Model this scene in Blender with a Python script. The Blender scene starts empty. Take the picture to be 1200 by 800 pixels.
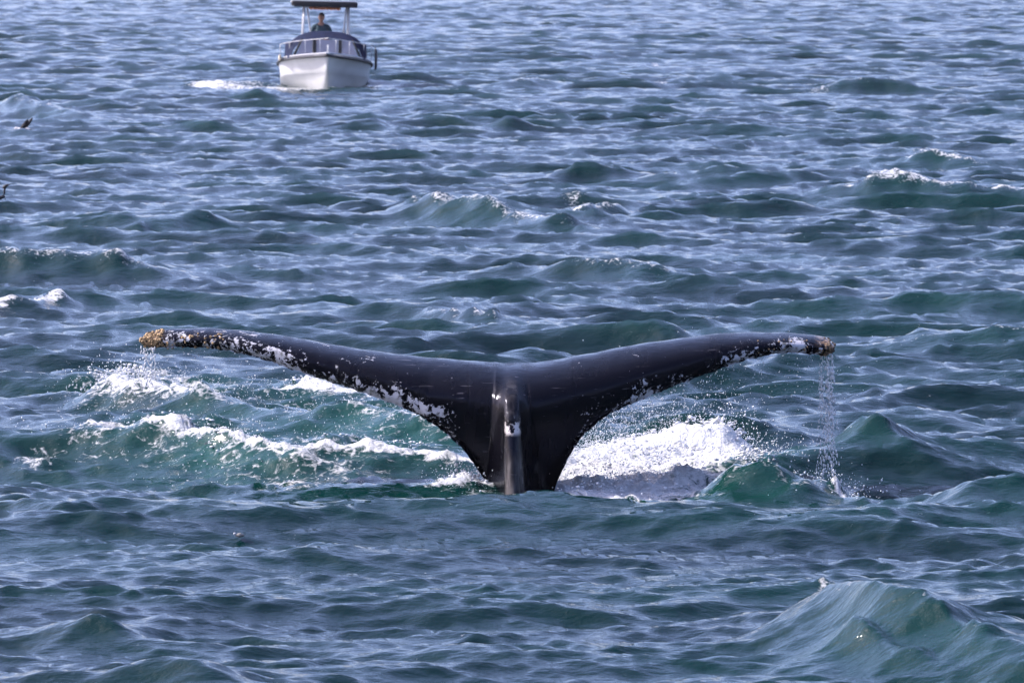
import bpy, bmesh, math, random
import numpy as np
from mathutils import Vector, Matrix

R = math.radians
scene = bpy.context.scene
COL = scene.collection
random.seed(7)
rng = np.random.default_rng(11)

# ------------------------------------------------------------------ camera
CAM_H = 3.53
F = 200.0 / 36.0 * 1200.0            # focal length in photo pixels
PITCH = math.atan((400 + 57) / F)    # looking slightly down; the horizon lies above the frame
cd = bpy.data.cameras.new('camera')
cam = bpy.data.objects.new('camera', cd)
COL.objects.link(cam)
cam.location = (0, 0, CAM_H)
cam.rotation_euler = (R(90) - PITCH, 0, 0)
cd.lens = 200.0
cd.sensor_width = 36.0
cd.clip_start = 0.5
cd.clip_end = 60000
cd.dof.use_dof = True
cd.dof.focus_distance = 37.2
cd.dof.aperture_fstop = 12.0
scene.camera = cam

# ------------------------------------------------------------------ sky, sun, exposure
SUN_EL, SUN_AZ = R(39), R(-80)      # azimuth measured from +Y (view direction) towards +X
world = bpy.data.worlds.new('World')
scene.world = world
world.use_nodes = True
wn, wl = world.node_tree.nodes, world.node_tree.links
sky = wn.new('ShaderNodeTexSky')
sky.sky_type = 'NISHITA'
sky.sun_disc = False
sky.sun_elevation = SUN_EL
sky.sun_rotation = SUN_AZ
sky.air_density = 0.8
sky.dust_density = 2.3
sky.ozone_density = 2.5
bg = wn['Background']
bg.inputs['Strength'].default_value = 0.15
tint = wn.new('ShaderNodeMix'); tint.data_type = 'RGBA'; tint.blend_type = 'MULTIPLY'
tint.inputs[0].default_value = 1.0
tint.inputs[7].default_value = (1.04, 0.955, 1.10, 1)     # hazy lavender daylight
wl.new(sky.outputs[0], tint.inputs[6])
veil = wn.new('ShaderNodeMix'); veil.data_type = 'RGBA'         # thin even high cloud over the blue
veil.inputs[0].default_value = 0.12
wl.new(tint.outputs[2], veil.inputs[6])
veil.inputs[7].default_value = (1.50, 1.52, 2.45, 1)
wl.new(veil.outputs[2], bg.inputs[0])

sd = bpy.data.lights.new('sun', 'SUN')
sd.energy = 3.0
sd.angle = R(0.5)
sd.color = (1.0, 0.94, 0.88)
sun = bpy.data.objects.new('sun', sd)
COL.objects.link(sun)
sv = Vector((math.sin(SUN_AZ) * math.cos(SUN_EL), math.cos(SUN_AZ) * math.cos(SUN_EL), math.sin(SUN_EL)))
sun.rotation_euler = sv.to_track_quat('Z', 'Y').to_euler()

scene.view_settings.view_transform = 'Standard'
scene.view_settings.look = 'None'
scene.view_settings.exposure = 1.38
scene.view_settings.gamma = 1.0
scene.render.engine = 'CYCLES'
try:
    scene.cycles.use_denoising = True
    scene.cycles.max_bounces = 6
except Exception:
    pass

# ------------------------------------------------------------------ helpers
def at(px, py, Y):
    """world point seen at photo pixel (px, py) at depth Y in front of the camera"""
    a = PITCH + math.atan((py - 400) / F)
    z = CAM_H - Y * math.tan(a)
    dist = Y * math.cos(PITCH) + (CAM_H - z) * math.sin(PITCH)
    return Vector(((px - 600) / F * dist, Y, z))

def ground(px, py, z=0.0):
    a = PITCH + math.atan((py - 400) / F)
    return at(px, py, (CAM_H - z) / math.tan(a))

def props(o, label=None, cat=None, group=None, kind=None):
    if label: o['label'] = label
    if cat: o['category'] = cat
    if group: o['group'] = group
    if kind: o['kind'] = kind
    return o

def empty(name, loc, rot=(0, 0, 0)):
    o = bpy.data.objects.new(name, None)
    o.location = loc
    o.rotation_euler = rot
    o.empty_display_size = 0.1
    COL.objects.link(o)
    return o

def link_bm(name, bm, mat, parent=None, smooth=True, recalc=True):
    if recalc:
        bmesh.ops.recalc_face_normals(bm, faces=bm.faces[:])
    me = bpy.data.meshes.new(name)
    bm.to_mesh(me)
    bm.free()
    if smooth:
        me.polygons.foreach_set('use_smooth', [True] * len(me.polygons))
    me.materials.append(mat)
    o = bpy.data.objects.new(name, me)
    COL.objects.link(o)
    if parent: o.parent = parent
    return o

def tube(bm, pts, r, n=8, closed=False, cap=True):
    pts = [Vector(p) for p in pts]
    rings = []
    m = len(pts)
    rr = r if isinstance(r, (list, tuple)) else [r] * m
    for i, p in enumerate(pts):
        if closed:
            d = pts[(i + 1) % m] - pts[i - 1]
        else:
            d = pts[min(i + 1, m - 1)] - pts[max(i - 1, 0)]
        d.normalize()
        up = Vector((0, 0, 1)) if abs(d.z) < 0.9 else Vector((1, 0, 0))
        a = d.cross(up).normalized()
        b = d.cross(a).normalized()
        rings.append([bm.verts.new(p + (a * math.cos(2 * math.pi * k / n) + b * math.sin(2 * math.pi * k / n)) * rr[i]) for k in range(n)])
    for i in range(m if closed else m - 1):
        A, B = rings[i], rings[(i + 1) % m]
        for k in range(n):
            bm.faces.new((A[k], A[(k + 1) % n], B[(k + 1) % n], B[k]))
    if cap and not closed:
        bm.faces.new(rings[0]); bm.faces.new(rings[-1])

def box(bm, c, s, rot=None, bev=0.0):
    g = bmesh.ops.create_cube(bm, size=1.0)
    vs = g['verts']
    for v in vs:
        v.co = Vector((v.co.x * s[0], v.co.y * s[1], v.co.z * s[2]))
        if rot is not None: v.co = rot @ v.co
        v.co += Vector(c)
    if bev > 0:
        es = list({e for v in vs for e in v.link_edges})
        bmesh.ops.bevel(bm, geom=es, offset=bev, segments=2, affect='EDGES', profile=0.5)

def ball(bm, c, s, sub=2, rot=None):
    g = bmesh.ops.create_icosphere(bm, subdivisions=sub, radius=1.0)
    for v in g['verts']:
        v.co = Vector((v.co.x * s[0], v.co.y * s[1], v.co.z * s[2]))
        if rot is not None: v.co = rot @ v.co
        v.co += Vector(c)

def loft(bm, rings, closed_u=True, cap=True):
    vr = [[bm.verts.new(p) for p in ring] for ring in rings]
    n = len(vr[0])
    for i in range(len(vr) - 1):
        for k in range(n if closed_u else n - 1):
            k2 = (k + 1) % n
            bm.faces.new((vr[i][k], vr[i][k2], vr[i + 1][k2], vr[i + 1][k]))
    if cap and closed_u:
        bm.faces.new(vr[0]); bm.faces.new(vr[-1])
    return vr

# ------------------------------------------------------------------ materials
def mat(name, color, rough=0.5, metal=0.0, spec=0.5, noise=0.0, nscale=20, bump=0.0):
    m = bpy.data.materials.new(name)
    m.use_nodes = True
    n, l = m.node_tree.nodes, m.node_tree.links
    b = n['Principled BSDF']
    b.inputs['Base Color'].default_value = (*color, 1)
    b.inputs['Roughness'].default_value = rough
    b.inputs['Metallic'].default_value = metal
    b.inputs['Specular IOR Level'].default_value = spec
    if noise or bump:
        tc = n.new('ShaderNodeTexCoord')
        t = n.new('ShaderNodeTexNoise')
        t.inputs['Scale'].default_value = nscale
        t.inputs['Detail'].default_value = 6
        l.new(tc.outputs['Object'], t.inputs['Vector'])
        if noise:
            r = n.new('ShaderNodeMapRange')
            r.inputs['From Min'].default_value = 0.3
            r.inputs['From Max'].default_value = 0.7
            r.inputs['To Min'].default_value = 1 - noise
            r.inputs['To Max'].default_value = 1 + noise
            l.new(t.outputs[0], r.inputs[0])
            mx = n.new('ShaderNodeMix'); mx.data_type = 'RGBA'; mx.blend_type = 'MULTIPLY'
            mx.inputs[0].default_value = 1
            mx.inputs[6].default_value = (*color, 1)
            l.new(r.outputs[0], mx.inputs[7])
            l.new(mx.outputs[2], b.inputs['Base Color'])
        if bump:
            bp = n.new('ShaderNodeBump')
            bp.inputs['Strength'].default_value = bump
            bp.inputs['Distance'].default_value = 0.02
            l.new(t.outputs[0], bp.inputs['Height'])
            l.new(bp.outputs[0], b.inputs['Normal'])
    return m

class NB:
    """small node-graph builder"""
    def __init__(s, m):
        s.n, s.l = m.node_tree.nodes, m.node_tree.links
    def node(s, t, **kw):
        nd = s.n.new(t)
        for k, v in kw.items(): setattr(nd, k, v)
        return nd
    def set(s, sock, v):
        if hasattr(v, 'node'): s.l.new(v, sock)
        elif v is not None: sock.default_value = v
    def attr(s, name):
        return s.node('ShaderNodeAttribute', attribute_name=name).outputs['Fac']
    def math(s, op, a, b=None, clamp=False):
        nd = s.node('ShaderNodeMath', operation=op); nd.use_clamp = clamp
        s.set(nd.inputs[0], a)
        if b is not None: s.set(nd.inputs[1], b)
        return nd.outputs[0]
    def noise(s, vec, scale, detail=4, rough=0.55, dist=0.0):
        nd = s.node('ShaderNodeTexNoise')
        s.l.new(vec, nd.inputs['Vector'])
        nd.inputs['Scale'].default_value = scale
        nd.inputs['Detail'].default_value = detail
        nd.inputs['Roughness'].default_value = rough
        nd.inputs['Distortion'].default_value = dist
        return nd.outputs[0]
    def ramp(s, v, a, b, lo=0.0, hi=1.0):
        nd = s.node('ShaderNodeMapRange'); nd.interpolation_type = 'SMOOTHSTEP'
        s.l.new(v, nd.inputs[0])
        nd.inputs[1].default_value = a; nd.inputs[2].default_value = b
        nd.inputs[3].default_value = lo; nd.inputs[4].default_value = hi
        return nd.outputs[0]
    def mix(s, f, a, b):
        nd = s.node('ShaderNodeMix'); nd.data_type = 'RGBA'
        s.set(nd.inputs[0], f); s.set(nd.inputs[6], a); s.set(nd.inputs[7], b)
        return nd.outputs[2]
    def mapping(s, vec, scale, rotz=0.0):
        nd = s.node('ShaderNodeMapping')
        s.l.new(vec, nd.inputs[0])
        nd.inputs['Scale'].default_value = scale
        nd.inputs['Rotation'].default_value = (0, 0, rotz)
        return nd.outputs[0]

def sea_material():
    m = bpy.data.materials.new('sea_water'); m.use_nodes = True
    g = NB(m)
    b = g.n['Principled BSDF']
    out = g.n['Material Output']
    pos = g.node('ShaderNodeNewGeometry').outputs['Position']
    foam, aer = g.attr('foam'), g.attr('aer')
    wide = g.mapping(pos, (0.35, 1.0, 1.0), R(8))
    # broad tint variation, aerated green water and painted glow of thin crests
    n1 = g.noise(wide, 0.5, 3)
    deep = g.mix(g.ramp(n1, 0.35, 0.65), (0.0, 0.0100, 0.0105, 1), (0.0, 0.0175, 0.0150, 1))
    n2 = g.noise(pos, 3.0, 4)
    aer_glow_f = g.math('MULTIPLY', aer, g.ramp(n2, 0.25, 0.7, 0.45, 1.0), clamp=True)
    body = g.mix(aer_glow_f, deep, (0.008, 0.055, 0.045, 1))
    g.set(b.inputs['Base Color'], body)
    b.inputs['Roughness'].default_value = 0.07
    b.inputs['IOR'].default_value = 1.333
    # ripples
    r1 = g.noise(g.mapping(pos, (5.0, 8.0, 6.0), R(10)), 1.0, 5, 0.6)
    r2 = g.noise(g.mapping(pos, (15.0, 20.0, 12.0), R(-14)), 1.0, 3, 0.55)
    h = g.math('ADD', g.math('MULTIPLY', r1, 0.026), g.math('MULTIPLY', r2, 0.006))
    bp = g.node('ShaderNodeBump')
    bp.inputs['Strength'].default_value = 0.68
    bp.inputs['Distance'].default_value = 1.0
    g.l.new(h, bp.inputs['Height'])
    g.l.new(bp.outputs[0], b.inputs['Normal'])
    # foam
    f1 = g.noise(g.mapping(pos, (1.0, 1.3, 1.2), R(12)), 8.0, 9, 0.70, 1.0)
    f2 = g.noise(pos, 34.0, 4, 0.65)
    vo = g.node('ShaderNodeTexVoronoi', feature='DISTANCE_TO_EDGE')
    wob = g.node('ShaderNodeVectorMath', operation='ADD')
    nz = g.node('ShaderNodeTexNoise'); nz.inputs['Scale'].default_value = 6.0
    g.l.new(pos, nz.inputs['Vector'])
    sc_ = g.node('ShaderNodeVectorMath', operation='SCALE'); sc_.inputs['Scale'].default_value = 0.16
    g.l.new(nz.outputs['Color'], sc_.inputs[0])
    g.l.new(pos, wob.inputs[0]); g.l.new(sc_.outputs[0], wob.inputs[1])
    g.l.new(wob.outputs[0], vo.inputs['Vector']); vo.inputs['Scale'].default_value = 11.0
    lace = g.ramp(vo.outputs['Distance'], 0.0, 0.22, 0.72, 0.30)
    fn = g.math('ADD', g.math('MULTIPLY', f1, 0.62), g.math('MULTIPLY', f2, 0.24))
    fn = g.math('ADD', fn, g.math('MULTIPLY', lace, 0.14))
    ff = g.math('ADD', foam, g.math('MULTIPLY', g.math('SUBTRACT', fn, 0.5), 3.0))
    fm = g.ramp(ff, 0.36, 0.86)
    fb = g.node('ShaderNodeBsdfPrincipled')
    g.set(fb.inputs['Base Color'], (0.66, 0.66, 0.67, 1))
    fb.inputs['Roughness'].default_value = 0.9
    fb.inputs['Specular IOR Level'].default_value = 0.15
    bp2 = g.node('ShaderNodeBump')
    bp2.inputs['Strength'].default_value = 0.9
    bp2.inputs['Distance'].default_value = 0.09
    g.l.new(fn, bp2.inputs['Height'])
    g.l.new(bp2.outputs[0], fb.inputs['Normal'])
    ms = g.node('ShaderNodeMixShader')
    g.l.new(fm, ms.inputs[0]); g.l.new(b.outputs[0], ms.inputs[1]); g.l.new(fb.outputs[0], ms.inputs[2])
    g.l.new(ms.outputs[0], out.inputs[0])
    return m

def whale_material():
    m = bpy.data.materials.new('whale_skin'); m.use_nodes = True
    g = NB(m)
    b = g.n['Principled BSDF']
    pos = g.node('ShaderNodeTexCoord').outputs['Object']
    edge, span, ridge = g.attr('edge'), g.attr('span'), g.attr('ridge')
    n1 = g.noise(pos, 6, 5)
    skin = g.mix(n1, (0.0012, 0.0012, 0.0022, 1), (0.003, 0.0028, 0.005, 1))
    # faint long scratches
    sc = g.noise(g.mapping(pos, (3, 30, 60), R(20)), 1.0, 3)
    skin = g.mix(g.ramp(sc, 0.66, 0.72, 0, 0.25), skin, (0.16, 0.15, 0.17, 1))
    # pale scar band along the leading edge
    n2 = g.noise(pos, 17, 7, 0.66, 0.5)
    n8 = g.noise(pos, 42, 4, 0.6, 0.2)
    n3 = g.noise(pos, 2.3, 3)
    n7 = g.noise(g.mapping(pos, (1.0, 1.0, 1.0)), 4.5, 4)
    lim = g.ramp(edge, 0.0, 0.25, 0.48, 0.74)
    lim = g.math('SUBTRACT', lim, g.math('MULTIPLY', g.math('SUBTRACT', n3, 0.5), 0.55))
    lim = g.math('SUBTRACT', lim, g.math('MULTIPLY', g.math('SUBTRACT', n7, 0.5), 0.35))
    lim = g.math('ADD', lim, g.ramp(span, 0.17, 0.09, 0.0, 0.5))
    px_ = g.node('ShaderNodeSeparateXYZ'); g.l.new(pos, px_.inputs[0])
    lim = g.math('ADD', lim, g.ramp(px_.outputs[0], 0.7, 1.1, 0.0, 0.045))
    s1 = g.ramp(g.math('SUBTRACT', n2, lim), 0.0, 0.03)
    fl = g.ramp(g.math('SUBTRACT', n8, g.math('ADD', g.math('MULTIPLY', lim, 0.55), 0.30)), 0.0, 0.04)
    s1 = g.math('MAXIMUM', s1, fl)
    scar = g.mix(g.ramp(g.noise(pos, 16, 5, 0.6), 0.30, 0.55), (0.09, 0.094, 0.075, 1), (0.50, 0.49, 0.53, 1))
    skin = g.mix(g.math('MULTIPLY', s1, 0.92), skin, scar)
    # ochre encrusted tips
    n4 = g.noise(pos, 26, 5, 0.65)
    tipf = g.math('MULTIPLY', g.ramp(span, 0.93, 0.985), g.ramp(n4, 0.42, 0.56))
    skin = g.mix(tipf, skin, g.mix(n2, (0.22, 0.10, 0.035, 1), (0.50, 0.36, 0.22, 1)))
    # tail stock keel: wet sun sheen painted as lighter grey, plus white spots
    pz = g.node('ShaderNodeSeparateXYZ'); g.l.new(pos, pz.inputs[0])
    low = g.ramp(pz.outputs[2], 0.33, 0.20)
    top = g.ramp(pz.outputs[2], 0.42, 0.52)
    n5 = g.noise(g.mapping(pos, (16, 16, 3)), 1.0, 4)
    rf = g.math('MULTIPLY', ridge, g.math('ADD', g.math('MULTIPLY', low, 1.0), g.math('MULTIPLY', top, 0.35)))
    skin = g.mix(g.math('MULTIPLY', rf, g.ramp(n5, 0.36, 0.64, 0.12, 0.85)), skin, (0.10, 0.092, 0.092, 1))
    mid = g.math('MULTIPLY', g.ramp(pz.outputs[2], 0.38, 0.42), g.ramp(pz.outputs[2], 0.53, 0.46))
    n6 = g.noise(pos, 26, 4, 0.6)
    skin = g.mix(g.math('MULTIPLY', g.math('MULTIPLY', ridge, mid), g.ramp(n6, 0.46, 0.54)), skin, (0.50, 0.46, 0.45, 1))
    b.inputs['Specular IOR Level'].default_value = 0.15
    b.inputs['Specular Tint'].default_value = (0.72, 0.76, 1.0, 1)
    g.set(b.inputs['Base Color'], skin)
    wet = g.noise(g.mapping(pos, (9, 4, 1.6)), 1.0, 4, 0.6)
    rg = g.math('ADD', g.ramp(wet, 0.35, 0.65, 0.07, 0.30), g.math('MULTIPLY', s1, 0.2))
    g.set(b.inputs['Roughness'], rg)
    bp = g.node('ShaderNodeBump')
    bp.inputs['Strength'].default_value = 0.45
    bp.inputs['Distance'].default_value = 0.02
    fine = g.noise(g.mapping(pos, (14, 40, 40)), 1.0, 4, 0.6)
    hgt = g.math('ADD', g.math('MULTIPLY', n1, 0.6), g.math('MULTIPLY', s1, 0.4))
    g.l.new(g.math('ADD', hgt, g.math('MULTIPLY', fine, 0.22)), bp.inputs['Height'])
    g.l.new(bp.outputs[0], b.inputs['Normal'])
    return m

M = dict(
    sea=sea_material(),
    whale=whale_material(),
    barnacle_dark=mat('dark_barnacle', (0.10, 0.07, 0.05), 0.8, noise=0.7, nscale=24, bump=0.4),
    barnacle=mat('barnacle_shell', (0.30, 0.20, 0.105), 0.8, noise=0.45, nscale=18, bump=0.4),
    drop=mat('water_drop', (0.62, 0.63, 0.65), 0.15, spec=0.6),
    froth=mat('froth', (0.66, 0.66, 0.67), 0.9, spec=0.1, bump=0.5, nscale=60),
    gel=mat('white_gelcoat', (0.56, 0.56, 0.56), 0.3, noise=0.05, nscale=3),
    rub=mat('dark_rubber', (0.02, 0.022, 0.03), 0.6, noise=0.2),
    navy=mat('navy_canvas', (0.008, 0.018, 0.075), 0.85, noise=0.2, nscale=8, bump=0.3),
    black=mat('black_canvas', (0.006, 0.0065, 0.010), 0.8, noise=0.2, nscale=8, bump=0.2),
    glass=mat('pale_window', (0.20, 0.195, 0.235), 0.08, spec=0.9, noise=0.15, nscale=6),
    metal=mat('white_tube', (0.42, 0.42, 0.44), 0.3, noise=0.05),
    orange=mat('orange_fabric', (0.55, 0.20, 0.09), 0.8, noise=0.3, nscale=9, bump=0.4),
    skin=mat('skin', (0.36, 0.19, 0.13), 0.55, noise=0.1),
    hair=mat('dark_hair', (0.018, 0.013, 0.012), 0.7, noise=0.3, nscale=40),
    shirt=mat('teal_shirt', (0.022, 0.055, 0.075), 0.85, noise=0.15, bump=0.2),
    trousers=mat('dark_trousers', (0.03, 0.03, 0.045), 0.85, noise=0.15),
    feather_dark=mat('dark_feather', (0.010, 0.010, 0.014), 0.7, noise=0.3, nscale=30),
    feather_pale=mat('pale_feather', (0.55, 0.52, 0.54), 0.8, noise=0.15, nscale=30),
    fish=mat('silver_fish', (0.72, 0.64, 0.66), 0.3, noise=0.15, nscale=60),
    kelp=mat('drift_scrap', (0.16, 0.15, 0.14), 0.6, noise=0.4, nscale=60),
)

# ------------------------------------------------------------------ the sea surface
def make_tile(N, L, lmin, lmax, peak, spread, wind, std, seed, chop):
    r = np.random.default_rng(seed)
    k1 = 2 * np.pi * np.fft.fftfreq(N, L / N)
    kx, ky = np.meshgrid(k1, k1, indexing='ij')
    k = np.hypot(kx, ky); k[0, 0] = 1e-6
    th = np.arctan2(ky, kx) - wind
    kp = 2 * np.pi / peak
    P = np.exp(-0.9 * (kp / k) ** 2.6) / k ** 3.5
    P *= 0.025 + np.abs(np.cos(th)) ** spread
    P *= (k > 2 * np.pi / lmax) & (k < 2 * np.pi / lmin)
    P[0, 0] = 0
    h = (r.normal(size=(N, N)) + 1j * r.normal(size=(N, N))) * np.sqrt(P)
    z = np.fft.ifft2(h).real
    sc = std / z.std()
    h *= sc; z *= sc
    dx = np.fft.ifft2(1j * kx / k * h).real * chop
    dy = np.fft.ifft2(1j * ky / k * h).real * chop
    jxx = np.fft.ifft2(-kx * kx / k * h).real * chop
    jyy = np.fft.ifft2(-ky * ky / k * h).real * chop
    jxy = np.fft.ifft2(-kx * ky / k * h).real * chop
    J = (1 + jxx) * (1 + jyy) - jxy ** 2
    print('rms slope', math.sqrt(((np.gradient(z, L / N, axis=0)) ** 2 + (np.gradient(z, L / N, axis=1)) ** 2).mean()))
    return dict(N=N, L=L, z=z.astype('f4'), dx=dx.astype('f4'), dy=dy.astype('f4'), J=J.astype('f4'))

def sample(T, x, y, names):
    N, L = T['N'], T['L']
    u = x / L * N; v = y / L * N
    i = np.floor(u).astype(np.int64); j = np.floor(v).astype(np.int64)
    fu = (u - i).astype('f4'); fv = (v - j).astype('f4')
    i0 = i % N; j0 = j % N; i1 = (i + 1) % N; j1 = (j + 1) % N
    w = ((1 - fu) * (1 - fv), fu * (1 - fv), (1 - fu) * fv, fu * fv)
    res = []
    for nm in names:
        A = T[nm]
        res.append(A[i0, j0] * w[0] + A[i1, j0] * w[1] + A[i0, j1] * w[2] + A[i1, j1] * w[3])
    return res

WIND = R(-97)
TA = make_tile(1024, 151.0, 0.60, 16.0, 3.7, 5.0, WIND, 0.066, 5, 0.95)
TB = make_tile(1024, 23.3, 0.10, 0.85, 0.80, 3.0, WIND + R(9), 0.0150, 9, 0.6)
TC = make_tile(512, 5.3, 0.03, 0.30, 0.16, 0.0, WIND, 0.0085, 13, 0.6)

# individual waves: crest (photo px of the crest line, crest height), face width, back width, foam on the crest
WAVES = [
    # crest points,                                       heights,               wf,  wb, foam
    ([(-60, 300), (60, 296), (120, 297), (180, 312), (260, 340), (300, 348)], [.30, .30, .30, .24, .14, .02], .42, .9, .48),
    ([(-20, 352), (22, 350), (52, 342), (110, 358)], [.12, .16, .18, .04], .28, .6, .85),
    ([(930, 225), (1000, 216), (1040, 206), (1100, 210), (1210, 214)], [.06, .22, .32, .28, .26], .45, .9, .58),
    ([(1050, 188), (1080, 179), (1110, 184), (1180, 192)], [.12, .26, .2, .05], .4, .8, .62),
    ([(945, 108), (1000, 95), (1050, 96), (1110, 104)], [.12, .34, .32, .08], .6, 1.0, .2),
    ([(480, 240), (505, 236), (560, 240), (620, 250), (690, 258)], [.14, .28, .28, .24, .08], .4, .9, .44),
    ([(660, 248), (680, 238), (720, 236), (760, 245)], [.08, .2, .2, .05], .35, .7, .55),
    ([(600, 316), (680, 308), (740, 310), (830, 322)], [.08, .22, .22, .05], .4, .8, .35),
    ([(480, 365), (505, 357), (560, 366), (640, 380)], [.08, .17, .15, .04], .34, .7, .35),
    ([(-20, 124), (20, 118), (70, 130), (130, 148)], [.2, .34, .22, .05], .5, 1.0, .3),
    ([(590, 100), (620, 94), (680, 98)], [.1, .22, .06], .5, 1.0, .5),
    ([(560, 150), (600, 141), (630, 150)], [.06, .26, .06], .5, .9, .1),
    ([(800, 205), (850, 198), (930, 208)], [.08, .24, .08], .45, .9, .1),
    ([(1000, 400), (1080, 390), (1210, 388)], [.08, .2, .22], .42, .9, .25),
    ([(980, 545), (1025, 514), (1062, 534), (1120, 556)], [.06, .21, .12, .02], .24, .45, .0),
    ([(1090, 592), (1140, 570), (1230, 562)], [.05, .17, .2], .4, .8, .0),
    ([(925, 726), (965, 703), (1000, 694), (1040, 697), (1090, 716), (1150, 742), (1230, 768)], [.08, .25, .31, .31, .29, .26, .23], .38, .9, .14),
    ([(960, 752), (1000, 738), (1060, 765), (1120, 800)], [.06, .16, .16, .1], .26, .4, .1),
    ([(30, 730), (110, 722), (200, 736)], [.05, .15, .04], .34, .7, .0),
    ([(80, 795), (220, 783), (330, 792)], [.05, .17, .05], .36, .7, .0),
    ([(180, 255), (160, 258), (215, 252), (290, 268)], [.05, .16, .2, .04], .4, .8, .0),
    # churned water about the whale
    ([(90, 478), (130, 452), (180, 446), (230, 458), (300, 480), (420, 488), (540, 500)], [.05, .2, .22, .2, .14, .12, .1], .3, .5, .6),
    ([(50, 528), (120, 513), (190, 508), (250, 515), (320, 527), (430, 538)], [.05, .14, .17, .18, .15, .06], .3, .5, .62),
    ([(270, 462), (340, 452), (380, 448), (450, 462)], [.05, .12, .16, .05], .25, .5, .95),
    ([(330, 540), (420, 528), (500, 534), (570, 538)], [.08, .14, .13, .08], .25, .5, .85),
    ([(670, 530), (730, 520), (800, 508), (850, 504), (878, 516), (890, 530)], [.06, .10, .14, .16, .13, .05], .34, .45, 1.1),
    ([(830, 568), (868, 540), (890, 536), (930, 556), (985, 580), (1040, 592)], [.06, .22, .24, .2, .12, .02], .26, .45, .35),
    ([(930, 562), (965, 566), (1000, 580), (1024, 584)], [.03, .07, .06, .02], .1, .15, .9),
    ([(500, 572), (540, 562), (575, 566)], [.03, .1, .06], .12, .2, 1.1),
    ([(40, 588), (250, 592), (450, 590), (620, 583), (780, 592), (1000, 606)], [.02, .09, .11, .12, .10, .03], .55, .30, .0),
]
# foam / aerated-water / painted glint patches: px, py centre, half sizes in photo px, foam, aeration
PATCH = [
    (825, 537, 56, 17, .55, .5), (725, 568, 95, 16, .85, .6), (690, 540, 45, 26, .2, .6),
    (795, 540, 95, 19, .50, .9), (760, 550, 120, 34, .12, .9), (690, 555, 50, 28, .25, .9), (715, 525, 75, 22, .2, .4), (612, 581, 44, 3, .36, .5),
    (880, 560, 60, 22, .12, .9), (985, 575, 45, 10, .25, .4),
    (150, 460, 70, 22, .50, .5), (230, 465, 70, 20, .25, .6), (380, 465, 90, 18, .32, .6),
    (180, 518, 100, 20, .42, .6), (280, 545, 110, 28, .22, .8), (440, 535, 130, 24, .22, .8),
    (470, 505, 110, 24, .15, .9), (350, 570, 60, 12, .35, .6), (540, 570, 40, 12, .45, .7),
    (340, 510, 260, 50, .0, .6), (100, 526, 50, 14, .2, .2), (35, 541, 22, 4, .55, .1),
    (1000, 752, 12, 6, .55, .0), (970, 702, 12, 6, .45, .0), (1000, 748, 16, 6, .15, .0),  # sun glints low on the swell are painted white as foam
    (278, 104, 55, 3.0, .62, .2), (365, 106, 55, 2.2, .5, .2), (243, 102, 18, 3.0, .6, .2), (460, 107, 40, 2.0, .2, .0),
    (640, 97, 45, 3, .34, .2), (775, 101, 9, 2.5, .65, 0), (770, 78, 6, 2, .5, 0), (505, 237, 22, 3, .42, .2),
    (1045, 205, 25, 4, .6, .2), (1082, 180, 18, 4, .55, .2), (672, 244, 12, 4, .55, .1), (20, 350, 22, 4, .55, .1), (960, 110, 14, 3, .4, .1), (1130, 122, 14, 3, .35, .1), (740, 400, 16, 5, .3, .2),
]
CALM = [(1060, 735, 160, 50, .6), (745, 548, 130, 38, .92), (230, 520, 200, 60, .4), (600, 760, 1500, 130, .40), (450, 655, 560, 60, .45), (610, 600, 420, 22, .75), (600, 575, 120, 40, .9), (320, 432, 130, 22, .65), (380, 104, 90, 3, .6)]

def seg_dist(x, y, P, hs):
    """signed distance (negative on the camera side) and interpolated height along a polyline"""
    rt = np.ones(x.shape); best = np.full(x.shape, 1e9); sd_ = np.zeros_like(best); hh = np.zeros_like(best)
    for (a, b, ha, hb) in zip(P[:-1], P[1:], hs[:-1], hs[1:]):
        ex, ey = b[0] - a[0], b[1] - a[1]
        LL = ex * ex + ey * ey
        t = np.clip(((x - a[0]) * ex + (y - a[1]) * ey) / LL, 0, 1)
        qx, qy = x - (a[0] + t * ex), y - (a[1] + t * ey)
        d = np.hypot(qx, qy)
        w = d < best
        best = np.where(w, d, best)
        sd_ = np.where(w, np.where(ex * qy - ey * qx > 0, d, -d) * (1 if ex > 0 else -1), sd_)
        rt = np.where(w, np.clip((ex * qy - ey * qx) * (1 if ex > 0 else -1) / (math.sqrt(LL) * np.maximum(d, 1e-6)), -1, 1), rt)
        hh = np.where(w, ha + (hb - ha) * (3 * t * t - 2 * t ** 3), hh)
    return sd_, hh, rt

WV = []
for pts, hs, wf, wb, fo in WAVES:
    q0 = [ground(px, py, h * 0.9) for (px, py), h in zip(pts, hs)]
    xs_ = np.array([q.x for q in q0]); ys_ = np.array([q.y for q in q0]); w_ = np.array(hs) ** 2
    # a straight run in depth, heights adjusted to keep the crest line
    c1, c0 = np.polyfit(xs_, ys_, 1, w=w_)
    lim_ = 0.8 if 610 < pts[len(pts) // 2][0] < 960 and 490 < pts[0][1] < 600 else 2.6
    c1 = max(-lim_, min(lim_, c1)); c0 = np.average(ys_ - c1 * xs_, weights=w_)
    P, h2 = [], []
    for (px, py), h, q in zip(pts, hs, q0):
        Y = c1 * q.x + c0
        a = at(px, py, Y)
        P.append((a.x, Y)); h2.append(min(max(a.z / 0.9, 0.3 * h), 1.25 * h))

    hs = h2
    WV.append((P, hs, wf, wb, fo))
def ell(px, py, hw, hh):
    c = ground(px, py); a = ground(px + hw, py); n0 = ground(px, py - hh); f0 = ground(px, py + hh)
    return c.x, c.y, abs(a.x - c.x), abs(n0.y - f0.y) / 2
PT = [ell(*p[:4]) + p[4:] for p in PATCH]
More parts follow.
